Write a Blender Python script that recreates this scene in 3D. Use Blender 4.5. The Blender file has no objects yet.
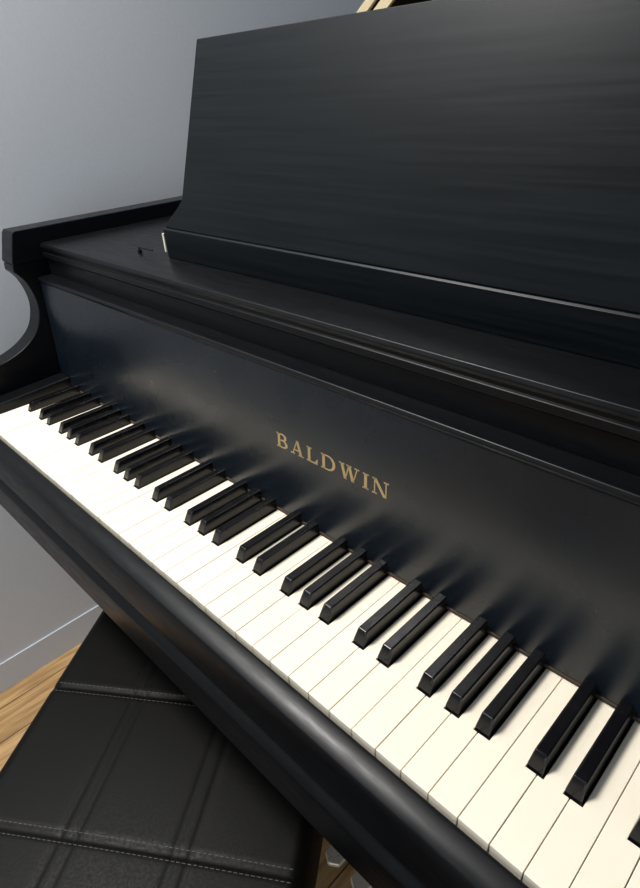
import bpy, bmesh, math, random
from mathutils import Vector, Matrix
random.seed(4)
scene=bpy.context.scene
try:
    scene.view_settings.view_transform='Standard'
    scene.view_settings.look='None'
except Exception: pass

# ---------------------------------------------------------------- helpers
def mat(name, base=(.5,.5,.5), rough=.5, metal=0, spec=.5, coat=0):
    m=bpy.data.materials.new(name); m.use_nodes=True
    b=m.node_tree.nodes['Principled BSDF']
    b.inputs['Base Color'].default_value=(*base,1)
    b.inputs['Roughness'].default_value=rough
    b.inputs['Metallic'].default_value=metal
    b.inputs['Specular IOR Level'].default_value=spec
    b.inputs['Coat Weight'].default_value=coat
    return m
def noise_mod(m, scale=(1,1,1), nscale=20, detail=6, c1=None, c2=None, r1=None, r2=None, bump=0, lo=.35, hi=.65, dist=.001):
    nt=m.node_tree; N=nt.nodes; L=nt.links; b=N['Principled BSDF']
    tc=N.new('ShaderNodeTexCoord'); mp=N.new('ShaderNodeMapping'); mp.inputs['Scale'].default_value=scale
    nz=N.new('ShaderNodeTexNoise'); nz.inputs['Scale'].default_value=nscale; nz.inputs['Detail'].default_value=detail
    L.new(tc.outputs['Object'],mp.inputs['Vector']); L.new(mp.outputs['Vector'],nz.inputs['Vector'])
    if c1:
        r=N.new('ShaderNodeValToRGB'); r.color_ramp.elements[0].position=lo; r.color_ramp.elements[1].position=hi
        r.color_ramp.elements[0].color=(*c1,1); r.color_ramp.elements[1].color=(*c2,1)
        L.new(nz.outputs['Fac'],r.inputs['Fac']); L.new(r.outputs['Color'],b.inputs['Base Color'])
    if r1 is not None:
        mr=N.new('ShaderNodeMapRange'); mr.inputs['From Min'].default_value=lo; mr.inputs['From Max'].default_value=hi
        mr.inputs['To Min'].default_value=r1; mr.inputs['To Max'].default_value=r2
        L.new(nz.outputs['Fac'],mr.inputs['Value']); L.new(mr.outputs['Result'],b.inputs['Roughness'])
    if bump:
        bp=N.new('ShaderNodeBump'); bp.inputs['Strength'].default_value=bump; bp.inputs['Distance'].default_value=dist
        L.new(nz.outputs['Fac'],bp.inputs['Height']); L.new(bp.outputs['Normal'],b.inputs['Normal'])
    return m

def obj_from_bm(bm,name,material,parent=None,bevel=0,segs=2,smooth=True):
    me=bpy.data.meshes.new(name); bmesh.ops.recalc_face_normals(bm,faces=bm.faces); bm.to_mesh(me); bm.free()
    ob=bpy.data.objects.new(name,me); scene.collection.objects.link(ob)
    if material: me.materials.append(material)
    if parent: ob.parent=parent
    if bevel:
        md=ob.modifiers.new('bev','BEVEL'); md.width=bevel; md.segments=segs; md.limit_method='ANGLE'; md.angle_limit=math.radians(30)
        md.harden_normals=True
    if smooth:
        for p in me.polygons: p.use_smooth=True
        try: me.set_sharp_from_angle(angle=math.radians(35))
        except Exception: pass
    return ob
def add_box(bm,x0,x1,y0,y1,z0,z1):
    v=[bm.verts.new(p) for p in [(x0,y0,z0),(x1,y0,z0),(x1,y1,z0),(x0,y1,z0),(x0,y0,z1),(x1,y0,z1),(x1,y1,z1),(x0,y1,z1)]]
    for f in [(0,1,2,3),(4,5,6,7),(0,1,5,4),(1,2,6,5),(2,3,7,6),(3,0,4,7)]: bm.faces.new([v[i] for i in f])
def box(name,x0,x1,y0,y1,z0,z1,m,parent=None,bevel=.002,segs=3):
    bm=bmesh.new(); add_box(bm,x0,x1,y0,y1,z0,z1); return obj_from_bm(bm,name,m,parent,bevel,segs)
def add_prism(bm,pts,to3,a,b):
    A=[bm.verts.new(to3(p,a)) for p in pts]; B=[bm.verts.new(to3(p,b)) for p in pts]
    bm.faces.new(A); bm.faces.new(B[::-1]); n=len(pts)
    for i in range(n): bm.faces.new([A[i],A[(i+1)%n],B[(i+1)%n],B[i]])
def prism_x(name,pts,x0,x1,m,parent,bevel=.0015,segs=3):   # pts in (y,z)
    bm=bmesh.new(); add_prism(bm,pts,lambda p,t:(t,p[0],p[1]),x0,x1); return obj_from_bm(bm,name,m,parent,bevel,segs)
def prism_z(name,pts,z0,z1,m,parent,bevel=.0015,segs=3):
    bm=bmesh.new(); add_prism(bm,pts,lambda p,t:(p[0],p[1],t),z0,z1); return obj_from_bm(bm,name,m,parent,bevel,segs)
def empty(name):
    e=bpy.data.objects.new(name,None); scene.collection.objects.link(e); return e
def cyl(bm,c,r,h,n=20,axis='Z',r2=None):
    rot={'Z':Matrix(),'X':Matrix.Rotation(math.pi/2,4,'Y'),'Y':Matrix.Rotation(math.pi/2,4,'X')}[axis]
    bmesh.ops.create_cone(bm,cap_ends=True,segments=n,radius1=r,radius2=r if r2 is None else r2,depth=h,matrix=Matrix.Translation(c)@rot)

# ---------------------------------------------------------------- materials
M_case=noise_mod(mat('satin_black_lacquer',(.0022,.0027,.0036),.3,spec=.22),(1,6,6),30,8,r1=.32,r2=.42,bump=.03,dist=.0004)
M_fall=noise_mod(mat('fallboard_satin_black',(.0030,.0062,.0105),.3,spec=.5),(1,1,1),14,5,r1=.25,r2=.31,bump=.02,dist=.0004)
M_desk=noise_mod(mat('desk_matte_black',(.003,.005,.007),.36,spec=.18),(.6,1,22),9,8,c1=(.0010,.0022,.0031),c2=(.0029,.0049,.0064),r1=.34,r2=.38)
M_white=noise_mod(mat('ivory_white',(.86,.80,.68),.28),(1,1,1),6,3,c1=(.865,.785,.635),c2=(.895,.815,.67))
M_ebony=noise_mod(mat('ebony_black',(.003,.003,.004),.3,spec=.35),(1,1,1),60,4,r1=.18,r2=.28)
M_felt=mat('dark_felt',(.05,.035,.025),.95)
M_gold=mat('gold_letter',(.40,.29,.135),.5,.3)
M_brass=noise_mod(mat('brass',(.95,.86,.7),.3,.35),(1,1,1),40,4,r1=.25,r2=.4)
M_hinge=noise_mod(mat('pale_brass',(.62,.52,.33),.4,.3),(1,1,1),40,4,r1=.3,r2=.45)
M_plate=noise_mod(mat('gold_plate_paint',(.62,.43,.18),.4,.7),(1,1,1),30,4,r1=.3,r2=.5)
M_steel=mat('steel_string',(.6,.6,.6),.3,1)
M_sound=noise_mod(mat('soundboard_spruce',(.55,.35,.16),.45),(20,1,1),5,6,c1=(.42,.25,.1),c2=(.6,.4,.2))
M_leather=noise_mod(mat('black_leather',(.002,.0018,.0016),.42,spec=.12),(1,1,1),320,4,r1=.42,r2=.54,bump=.2,dist=.0005)
M_thread=mat('grey_thread',(.06,.055,.05),.8)
M_wall=noise_mod(mat('wall_paint',(.52,.56,.62),.7),(1,1,1),180,4,c1=(.58,.62,.67),c2=(.60,.64,.69),bump=.12,dist=.001)
M_base=noise_mod(mat('baseboard_paint',(.40,.43,.49),.5),(1,1,1),60,3,c1=(.55,.60,.67),c2=(.57,.62,.69))
# oak floor
M_floor=mat('oak_floor',(.5,.32,.15),.38)
nt=M_floor.node_tree; N=nt.nodes; L=nt.links; b=N['Principled BSDF']
tc=N.new('ShaderNodeTexCoord'); mp=N.new('ShaderNodeMapping'); mp.inputs['Rotation'].default_value=(0,0,math.radians(90))
br=N.new('ShaderNodeTexBrick'); br.inputs['Scale'].default_value=1; br.inputs['Brick Width'].default_value=.9; br.inputs['Row Height'].default_value=.085
br.inputs['Mortar Size'].default_value=.0012; br.inputs['Color1'].default_value=(.58,.37,.17,1); br.inputs['Color2'].default_value=(.48,.30,.13,1); br.inputs['Mortar'].default_value=(.06,.03,.015,1)
mp2=N.new('ShaderNodeMapping'); mp2.inputs['Scale'].default_value=(14,1.2,1)
nz=N.new('ShaderNodeTexNoise'); nz.inputs['Scale'].default_value=6; nz.inputs['Detail'].default_value=9; nz.inputs['Distortion'].default_value=.6
rp=N.new('ShaderNodeValToRGB'); rp.color_ramp.elements[0].position=.35; rp.color_ramp.elements[1].position=.62
rp.color_ramp.elements[0].color=(.62,.57,.52,1); rp.color_ramp.elements[1].color=(1.1,1.1,1.1,1)
mx=N.new('ShaderNodeMix'); mx.data_type='RGBA'; mx.blend_type='MULTIPLY'; mx.inputs[0].default_value=1
L.new(tc.outputs['Object'],mp.inputs['Vector']); L.new(mp.outputs['Vector'],br.inputs['Vector'])
L.new(tc.outputs['Object'],mp2.inputs['Vector']); L.new(mp2.outputs['Vector'],nz.inputs['Vector']); L.new(nz.outputs['Fac'],rp.inputs['Fac'])
L.new(br.outputs['Color'],mx.inputs[6]); L.new(rp.outputs['Color'],mx.inputs[7]); L.new(mx.outputs[2],b.inputs['Base Color'])

# ---------------------------------------------------------------- room
FZ=-.72; WX=-.215
bm=bmesh.new(); add_box(bm,WX-.1,4,-3.6,3.2,FZ-.05,FZ); obj_from_bm(bm,'floor',M_floor,None,smooth=False)
bm=bmesh.new(); add_box(bm,WX-.1,WX,-3.6,3.2,FZ,2.0); obj_from_bm(bm,'wall_left',M_wall,None,smooth=False)
bm=bmesh.new(); add_box(bm,WX,4,3.1,3.2,FZ,2.0); obj_from_bm(bm,'wall_back',M_wall,None,smooth=False)
bm=bmesh.new(); add_box(bm,WX,WX+.004,-3.6,3.1,FZ,FZ+.075); obj_from_bm(bm,'baseboard_left',M_base,None,bevel=.0006)

# ---------------------------------------------------------------- piano
piano=empty('grand_piano')
P=.0235; YF=-.161; YB=-.013; YT=-.098; NK=52
KW=NK*P
def has_black_right(i):   # white key index 0=A0
    return i<51 and (i%7) in (0,2,3,5,6)
def black_x(i):
    m=(i-3)%7
    return i*P+{0:-.002,1:.002,3:-.003,4:0,5:.003}[m]
g=.00030
bm=bmesh.new()
for i in range(NK):
    xl=i*P+g; xr=(i+1)*P-g
    lo=-random.uniform(0,.0004)
    pts=[(xl,YF+random.uniform(0,.0004)),(xr,YF)]
    yc=YT-.0015; hb=.0067
    if has_black_right(i):
        bx=black_x(i+1)-hb; pts+= [(xr,yc),(bx,yc),(bx,.01)]
    else: pts+=[(xr,.01)]
    if i>0 and has_black_right(i-1):
        bx=black_x(i)+hb; pts+=[(bx,.01),(bx,yc),(xl,yc)]
    else: pts+=[(xl,.01)]
    add_prism(bm,pts,lambda p,t:(p[0],p[1],t),-.019+lo,lo)
whites=obj_from_bm(bm,'white_keys',M_white,piano,.0005,2)
bm=bmesh.new()
for i in range(1,NK):
    if not has_black_right(i-1): continue
    cx=black_x(i)-.0008; wb=.0060; wt=.0047; h=.0134
    V=lambda x,y,z: bm.verts.new((x,y,z))
    r0=[V(cx-wb,YT,-.010),V(cx+wb,YT,-.010),V(cx+wb,.01,-.010),V(cx-wb,.01,-.010)]
    r1=[V(cx-wb,YT+.0003,.0015),V(cx+wb,YT+.0003,.0015),V(cx+wb,.01,.0015),V(cx-wb,.01,.0015)]
    r2=[V(cx-wt,YT+.0062,h-.0004),V(cx+wt,YT+.0062,h-.0004),V(cx+wt,.01,h+.0004),V(cx-wt,.01,h+.0004)]
    for a,b2 in((r0,r1),(r1,r2)):
        for k in range(4): bm.faces.new([a[k],a[(k+1)%4],b2[(k+1)%4],b2[k]])
    bm.faces.new(r0[::-1]); bm.faces.new(r2)
obj_from_bm(bm,'black_keys',M_ebony,piano,.0012,4)
box('key_bed_felt',0,KW,YF+.004,.02,-.045,-.0215,M_felt,piano,0)

XA=-.035; XB=KW+.035
XO=-.075; XP=KW+.075
for nm,a,c in(('key_block_bass',XA,-.0008),('key_block_treble',KW+.0008,XB)):
    prism_x(nm,[(-.163,-.05),(-.163,.006),(-.155,.014),(-.012,.020),(-.012,-.05)],a,c,M_case,piano,.003)
prism_x('key_slip',[(-.1625,-.05),(-.1625,-.006),(-.1645,-.004),(-.176,-.005),(-.184,-.010),(-.187,-.018),(-.187,-.056),(-.183,-.060),(-.17,-.060)],XA-.004,XB+.004,M_case,piano,.0015)
prism_x('key_bed',[(-.178,-.0605),(-.1785,-.068),(-.186,-.072),(-.190,-.078),(-.190,-.126),(-.186,-.134),(-.17,-.136),(.32,-.136),(.32,-.046),(-.16,-.046),(-.16,-.0605)],XO,XP,M_case,piano,.0015)
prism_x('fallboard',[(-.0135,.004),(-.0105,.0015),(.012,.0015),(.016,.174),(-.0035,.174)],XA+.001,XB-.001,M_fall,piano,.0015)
prism_x('fallboard_rail',[(-.0045,.1745),(-.006,.178),(-.004,.1815),(.020,.1815),(.020,.1745)],XA+.001,XB-.001,M_case,piano,.001)
box('fallboard_felt',0,KW,-.0145,-.011,.0005,.004,M_felt,piano,.0005)
prism_x('upper_rail',[(.018,.1815),(.018,.206),(.0135,.209),(.0135,.216),(.016,.2175),(.016,.2205),(.013,.222),(.012,.226),(.014,.230),(.019,.231),(.32,.231),(.32,.20),(.05,.20),(.05,.1815)],XA+.0005,XB-.0005,M_case,piano,.0008)
def catmull(pts,k=6):
    o=[]
    for i in range(len(pts)-1):
        p0=pts[max(i-1,0)];p1=pts[i];p2=pts[i+1];p3=pts[min(i+2,len(pts)-1)]
        for s in range(k):
            t=s/k
            o.append(tuple(.5*((2*p1[j])+(-p0[j]+p2[j])*t+(2*p0[j]-5*p1[j]+4*p2[j]-p3[j])*t*t+(-p0[j]+3*p1[j]-3*p2[j]+p3[j])*t**3) for j in(0,1)))
    return o+[pts[-1]]
sc=catmull([(-.0367,.1955),(-.024,.178),(-.0165,.150),(-.018,.125),(-.030,.098),(-.0555,.0775),(-.0876,.065),(-.118,.060),(-.150,.052),(-.170,.036),(-.178,.014)],5)
arm=[(-.0355,.206)]+sc+[(-.180,-.0455),(.34,-.0455),(.34,.206)]
cap=[(-.0345,.206),(-.036,.210),(-.0235,.250),(-.020,.254),(.42,.254),(.42,.206)]
for nm,a,c,ci,co in(('arm_bass',XO,XA-.003,XA+.0,XO-.002),('arm_treble',XB+.003,XP,XB,XP+.002)):
    prism_x(nm,arm,a,c,M_case,piano,.0015)
    prism_x(nm+'_cap',cap,ci,co,M_case,piano,.0015)
outer=[(XO,.34),(XO,1.15),(-.06,1.30),(0,1.42),(.10,1.49),(.22,1.49),(.33,1.43),(.41,1.32),(.47,1.18),(.56,1.02),(.72,.90),(.92,.82),(1.12,.74),(1.24,.63),(XP,.50),(XP,.34)]
oc=catmull(outer)
def inset(pts,d):
    r=[]
    for i,p in enumerate(pts):
        a=Vector(pts[max(i-1,0)]);c=Vector(pts[min(i+1,len(pts)-1)]);t=(c-a).normalized();n=Vector((t.y,-t.x))
        q=Vector(p)+n*d; r.append((q.x,q.y))
    return r
ic=inset(oc,.038)
bm=bmesh.new()
rings=[[bm.verts.new((*p,z)) for p in pts] for pts,z in((oc,-.10),(oc,.254),(ic,.254),(ic,-.10))]
for k in range(4):
    A=rings[k];B=rings[(k+1)%4]
    for i in range(len(oc)-1): bm.faces.new([A[i],A[i+1],B[i+1],B[i]])
for e in(0,-1): bm.faces.new([rings[k][e] for k in range(4)])
obj_from_bm(bm,'rim',M_case,piano,.002)
prism_z('soundboard',[(p[0],p[1]) for p in inset(oc,.03)]+[(1.24,.32),(-.04,.32)],-.03,-.01,M_sound,piano,0)
prism_z('iron_plate',[(-.03,.33),(-.03,1.12),(.06,1.34),(.18,1.40),(.18,1.30),(.06,1.1),(.0,.95),(.0,.46),(1.22,.46),(1.22,.33)],.10,.115,M_plate,piano,.003)
bm=bmesh.new()
for x0,y1 in((.16,1.30),(.36,1.22),(.58,.93),(.86,.80)):
    add_box(bm,x0,x0+.022,.45,y1,.10,.135)
obj_from_bm(bm,'plate_struts',M_plate,piano,.004)
bm=bmesh.new()
for k in range(70):
    x=.01+k*.0172; y1=1.25 if x<.35 else (1.25-.9*(x-.35) if x<.6 else .98-.42*(x-.6))
    add_box(bm,x,x+.0014,.36,y1-.05,.126,.1275)
obj_from_bm(bm,'strings',M_steel,piano,0,smooth=False)
bm=bmesh.new()
for k in range(80):
    for j in range(2): cyl(bm,Vector((.01+k*.015,.36+j*.02+(k%2)*.006,.13)),.003,.03,8)
obj_from_bm(bm,'tuning_pins',M_steel,piano,0)
# lid, propped open, hinged along the spine; front flap folded back on top
LA=math.radians(36); LY=.52
lid=bmesh.new()
lp=[p for p in oc if p[1]>LY]
lp=[(XO-.01,LY)]+[(p[0],p[1]) for p in lp]+[(XP,LY)]
def lt(p,t):
    d=p[0]-(XO-.01); return (XO-.01+d*math.cos(LA)-t*math.sin(LA), p[1], .262+d*math.sin(LA)+t*math.cos(LA))
add_prism(lid,lp,lt,0,.02)
obj_from_bm(lid,'lid',M_case,piano,.003)
lf=bmesh.new(); add_prism(lf,[(XO-.01,LY+.0),(XP,LY),(XP,LY+.40),(XO-.01,LY+.40)],lt,.022,.042); obj_from_bm(lf,'lid_front_flap',M_case,piano,.003)
hb=bmesh.new(); add_prism(hb,[(XO,LY-.006),(XP-.01,LY-.006),(XP-.01,LY),(XO,LY)],lt,.002,.019); add_prism(hb,[(XO,LY-.006),(XP-.01,LY-.006),(XP-.01,LY),(XO,LY)],lt,.026,.040); obj_from_bm(hb,'lid_hinge',M_hinge,piano,.001)
bm=bmesh.new(); a=Vector((1.27,.60,.25)); c=Vector(lt((1.25,.60),0)); d=c-a
bmesh.ops.create_cone(bm,cap_ends=True,segments=12,radius1=.009,radius2=.008,depth=d.length,matrix=Matrix.Translation((a+c)/2)@d.to_track_quat('Z','Y').to_matrix().to_4x4())
obj_from_bm(bm,'lid_prop',M_case,piano,0)
# music desk
DX0=.275; DX1=2*.611-DX0
prism_x('desk_ledge',[(.074,.2315),(.073,.2672),(.075,.269),(.094,.269),(.094,.2315)],.240,1.222-.240,M_desk,piano,.0005)
pan=[(DX0-.034,.0),(DX0-.024,.012),(DX0-.008,.026),(DX0,.036),(DX0+.006,.212),(DX1-.006,.212),(DX1,.036),(DX1+.008,.026),(DX1+.024,.012),(DX1+.034,.0)]
tl=math.radians(17)
bm=bmesh.new()
add_prism(bm,pan,lambda p,t:(p[0],.0758+p[1]*math.sin(tl)+t*math.cos(tl),.2695+p[1]*math.cos(tl)-t*math.sin(tl)),0,.013)
obj_from_bm(bm,'music_desk_panel',M_desk,piano,.0010)
box('desk_hinge',.2365,.2398,.072,.082,.238,.262,M_brass,piano,.0006)
bm=bmesh.new(); cyl(bm,Vector((.180,.066,.2335)),.003,.004,14); cyl(bm,Vector((.180,.066,.2365)),.0012,.005,10); cyl(bm,Vector((.197,.066,.2385)),.0010,.036,8,'X')
obj_from_bm(bm,'desk_latch',M_case,piano,0)

# ---- inlaid lettering, serif capitals built from strokes
bm=bmesh.new()
T=.0037; t_=.0014; H=.0168; S=.0013
def poly(pts,ox):
    def to3(p,t):
        z=LB+p[1]; yy=-.0135+.010*(z-.004)/.170
        return (ox+p[0],yy-t,z)
    add_prism(bm,pts,to3,-.0003,.00035)
LB=.0862
def rect(a,b2,c,d,ox): poly([(a,c),(b2,c),(b2,d),(a,d)],ox)
def stem(x,ox,w=None,ser=.0018,top=True,bot=True):
    w=T if w is None else w
    rect(x,x+w,0,H,ox)
    if bot: rect(x-ser,x+w+ser,0,S,ox)
    if top: rect(x-ser,x+w+ser,H-S,H,ox)
def bowl(x,v0,v1,rx,ox,thick=T):
    cv=(v0+v1)/2; ry=(v1-v0)/2; n=14
    po=[(x+rx*math.cos(a),cv+ry*math.sin(a)) for a in[math.radians(-90+180*k/n) for k in range(n+1)]]
    pi_=[(x+(rx-thick)*math.cos(a),cv+(ry-t_)*math.sin(a)) for a in[math.radians(-90+180*k/n) for k in range(n+1)]]
    for k in range(n): poly([po[k],po[k+1],pi_[k+1],pi_[k]],ox)
def diag(x0,v0,x1,v1,w,ox): poly([(x0,v0),(x0+w,v0),(x1+w,v1),(x1,v1)],ox)
def L_B(o):
    stem(.0018,o,top=False,bot=False); rect(0,.0095,0,t_,o); rect(0,.009,H-t_,H,o); rect(.005,.009,H*.52-.0006,H*.52+.0006,o)
    bowl(.009,H*.49,H,.0064,o); bowl(.0095,0,H*.55,.0074,o)
def L_A(o):
    w=.0195; diag(.0022,0,w/2-.0006,H,t_,o); diag(w-.0056,0,w/2-.0014,H,T,o); rect(.0052,w-.006,.0048,.0061,o)
    rect(0,.0060,0,S,o); rect(w-.0078,w,0,S,o)
def L_L(o):
    stem(.0018,o,bot=False); rect(0,.0155,0,t_,o); poly([(.0155,0),(.0160,.0060),(.0149,.0060),(.0112,.0012)],o)
def L_D(o):
    stem(.0018,o,top=False,bot=False); rect(0,.0095,0,t_,o); rect(0,.0095,H-t_,H,o); bowl(.0095,0,H,.0103,o)
def L_W(o):
    diag(.0068,0,.0018,H,T,o); diag(.0080,0,.0122,H,t_,o); diag(.0166,0,.0114,H,T,o); diag(.0180,0,.0232,H,t_,o)
    rect(0,.0072,H-S,H,o); rect(.0098,.0166,H-S,H,o); rect(.0205,.0262,H-S,H,o)
def L_I(o): stem(.0018,o)
def L_N(o):
    rect(.0022,.0036,0,H,o); rect(.0158,.0172,0,H,o); diag(.0134,0,.0012,H,.0038,o)
    rect(0,.0058,0,S,o); rect(0,.0044,H-S,H,o); rect(.0136,.0194,H-S,H,o)
seq=[L_B,L_A,L_L,L_D,L_W,L_I,L_N]
widths=[.0172,.0195,.0162,.0200,.0262,.0073,.0194]; gap=(.154-sum(widths))/6
x=.611-.0785
for f_,w in zip(seq,widths): f_(x); x+=w+gap
obj_from_bm(bm,'fallboard_lettering',M_gold,piano,0,smooth=False)

# legs, lyre, pedals
for nm,(lx,ly) in(('leg_bass',(.02,.12)),('leg_treble',(KW-.02,.12)),('leg_tail',(.2,1.25))):
    bm=bmesh.new(); prof=[(-.136,.07),(-.17,.07),(-.18,.06),(-.55,.04),(-.60,.038),(-.62,.05),(-.66,.05),(-.665,.018),(-.69,.018)]
    if nm=='leg_tail': prof[0]=(-.10,.07)
    pr=None
    for z,r in prof:
        ring=[bm.verts.new((lx+sx*r,ly+sy*r,z)) for sx,sy in((-1,-1),(1,-1),(1,1),(-1,1))]
        if pr:
            for k in range(4): bm.faces.new([pr[k],pr[(k+1)%4],ring[(k+1)%4],ring[k]])
        else: bm.faces.new(ring)
        pr=ring
    bm.faces.new(pr); obj_from_bm(bm,nm,M_case,piano,.003)
    bm=bmesh.new(); cyl(bm,Vector((lx,ly,FZ+.018)),.018,.02,20,'X'); obj_from_bm(bm,nm+'_caster',M_brass,piano,.002)
PC=.588; PY=.054
bm=bmesh.new()
for s in(-1,1):
    add_box(bm,PC+s*.07-.015,PC+s*.07+.015,PY+.09,PY+.12,-.60,-.136)
add_box(bm,PC-.12,PC+.12,PY+.06,PY+.16,-.665,-.60)
obj_from_bm(bm,'pedal_lyre',M_case,piano,.004)
for k,dx in enumerate((-.056,0,.056)):
    bm=bmesh.new()
    pts=[(-.009,.08),(-.010,-.03),(-.017,-.06),(-.016,-.088),(0,-.098),(.016,-.088),(.017,-.06),(.010,-.03),(.009,.08)]
    add_prism(bm,[(PC+dx+a,PY+b2) for a,b2 in pts],lambda p,t:(p[0],p[1],t),-.675,-.665)
    obj_from_bm(bm,'pedal_%d'%(k+1),M_brass,piano,.003,3)

# ---------------------------------------------------------------- bench
bench=empty('piano_bench')
U=Vector((math.cos(math.radians(35)),math.sin(math.radians(35)),0)); V_=Vector((U.y,-U.x,0))
u0,u1,v0,v1=.1056,.4885,.24,.93; bz=-.25; TH=.085
def B(u,v,z): q=U*u+V_*v; return Vector((q.x,q.y,z))
useams=[.233,.361]; vseams=[.400,.575,.75]
bm=bmesh.new()
NU,NV=110,200; grid=[]
def edge(d,r=.016):
    if d>=r: return 0
    return -(r-math.sqrt(max(r*r-(r-d)**2,0)))
def puff(u,v): return .004*math.sin(math.pi*(u-u0)/(u1-u0))*math.sin(math.pi*(v-v0)/(v1-v0))
for i in range(NU+1):
    row=[]
    for j in range(NV+1):
        u=u0+(u1-u0)*i/NU; v=v0+(v1-v0)*j/NV
        z=bz+edge(min(u-u0,u1-u))+edge(min(v-v0,v1-v))
        for s in useams:
            for o in(-.009,.009): z-=.0013*math.exp(-((u-s-o)/.0026)**2)
        for s in vseams: z-=.0020*math.exp(-((v-s)/.004)**2)
        z+=puff(u,v)
        row.append(bm.verts.new(B(u,v,z)))
    grid.append(row)
for i in range(NU):
    for j in range(NV): bm.faces.new([grid[i][j],grid[i+1][j],grid[i+1][j+1],grid[i][j+1]])
rim=[grid[i][0] for i in range(NU+1)]+[grid[NU][j] for j in range(1,NV+1)]+[grid[i][NV] for i in range(NU-1,-1,-1)]+[grid[0][j] for j in range(NV-1,0,-1)]
low=[bm.verts.new((w.co.x,w.co.y,bz-TH)) for w in rim]
n=len(rim)
for k in range(n): bm.faces.new([rim[k],low[k],low[(k+1)%n],rim[(k+1)%n]])
bm.faces.new(low)
obj_from_bm(bm,'seat_cushion',M_leather,bench)
def obox(bm,ua,ub,va,vb,z0,z1):
    q=[B(a,b2,z) for z in(z0,z1) for a,b2 in((ua,va),(ub,va),(ub,vb),(ua,vb))]
    v=[bm.verts.new(p) for p in q]
    for f in [(0,1,2,3),(4,5,6,7),(0,1,5,4),(1,2,6,5),(2,3,7,6),(3,0,4,7)]: bm.faces.new([v[i] for i in f])
bm=bmesh.new()
for s in vseams:
    for o in(-.006,.006):
        u=u0+.012
        while u<u1-.014:
            z=bz+puff(u,s)-.0004
            obox(bm,u,u+.0040,s+o-.0004,s+o+.0004,z-.001,z+.0004); u+=.0060
obj_from_bm(bm,'seat_stitching',M_thread,bench,0,smooth=False)
bm=bmesh.new()
for a,b2 in((u0+.08,v0+.10),(u1-.12,v0+.10),(u0+.08,v1-.14),(u1-.12,v1-.14)): obox(bm,a,a+.04,b2,b2+.04,FZ,bz-TH-.02)
obox(bm,u0+.012,u1-.012,v0+.012,v1-.012,bz-TH-.03,bz-TH-.0005)
obj_from_bm(bm,'bench_frame',M_case,bench,.002)

# ---------------------------------------------------------------- lights
def area(name,loc,tgt,sx,sy,e,col):
    l=bpy.data.lights.new(name,'AREA'); l.shape='RECTANGLE'; l.size=sx; l.size_y=sy; l.energy=e; l.color=col
    o=bpy.data.objects.new(name,l); scene.collection.objects.link(o); o.location=loc
    o.rotation_euler=(Vector(tgt)-Vector(loc)).to_track_quat('-Z','Y').to_euler(); return o
area('overhead_key',(-.02,-.55,1.55),(.22,-.1,0),.45,.45,45,(1,.975,.935))  # unseen main light, set overhead so the desk reflects less of it
area('pedal_fill',(1.9,-2.4,.10),(.5,0,-.4),1.1,1.1,15,(.85,.92,1))  # added fill to brighten the pedals and lower front, no window known
w=bpy.data.worlds.new('World'); scene.world=w; w.use_nodes=True
bg=w.node_tree.nodes['Background']; bg.inputs['Color'].default_value=(.78,.88,1,1); bg.inputs['Strength'].default_value=.25

# ---------------------------------------------------------------- camera
yaw,pit,rol,f=2.389,-.534,-.068,math.exp(6.407)
d=Vector((math.cos(pit)*math.cos(yaw),math.cos(pit)*math.sin(yaw),math.sin(pit)))
r=d.cross(Vector((0,0,1))).normalized(); up=r.cross(d)
c,s=math.cos(rol),math.sin(rol); R=c*r+s*up; UU=-s*r+c*up
cam=bpy.data.cameras.new('camera'); co=bpy.data.objects.new('camera',cam); scene.collection.objects.link(co)
m=Matrix((R,UU,-d)).transposed().to_4x4(); m.translation=Vector((.976,-.361,.418)); co.matrix_world=m
cam.sensor_fit='HORIZONTAL'; cam.sensor_width=36; cam.lens=f/640*36; cam.clip_start=.01
scene.camera=co
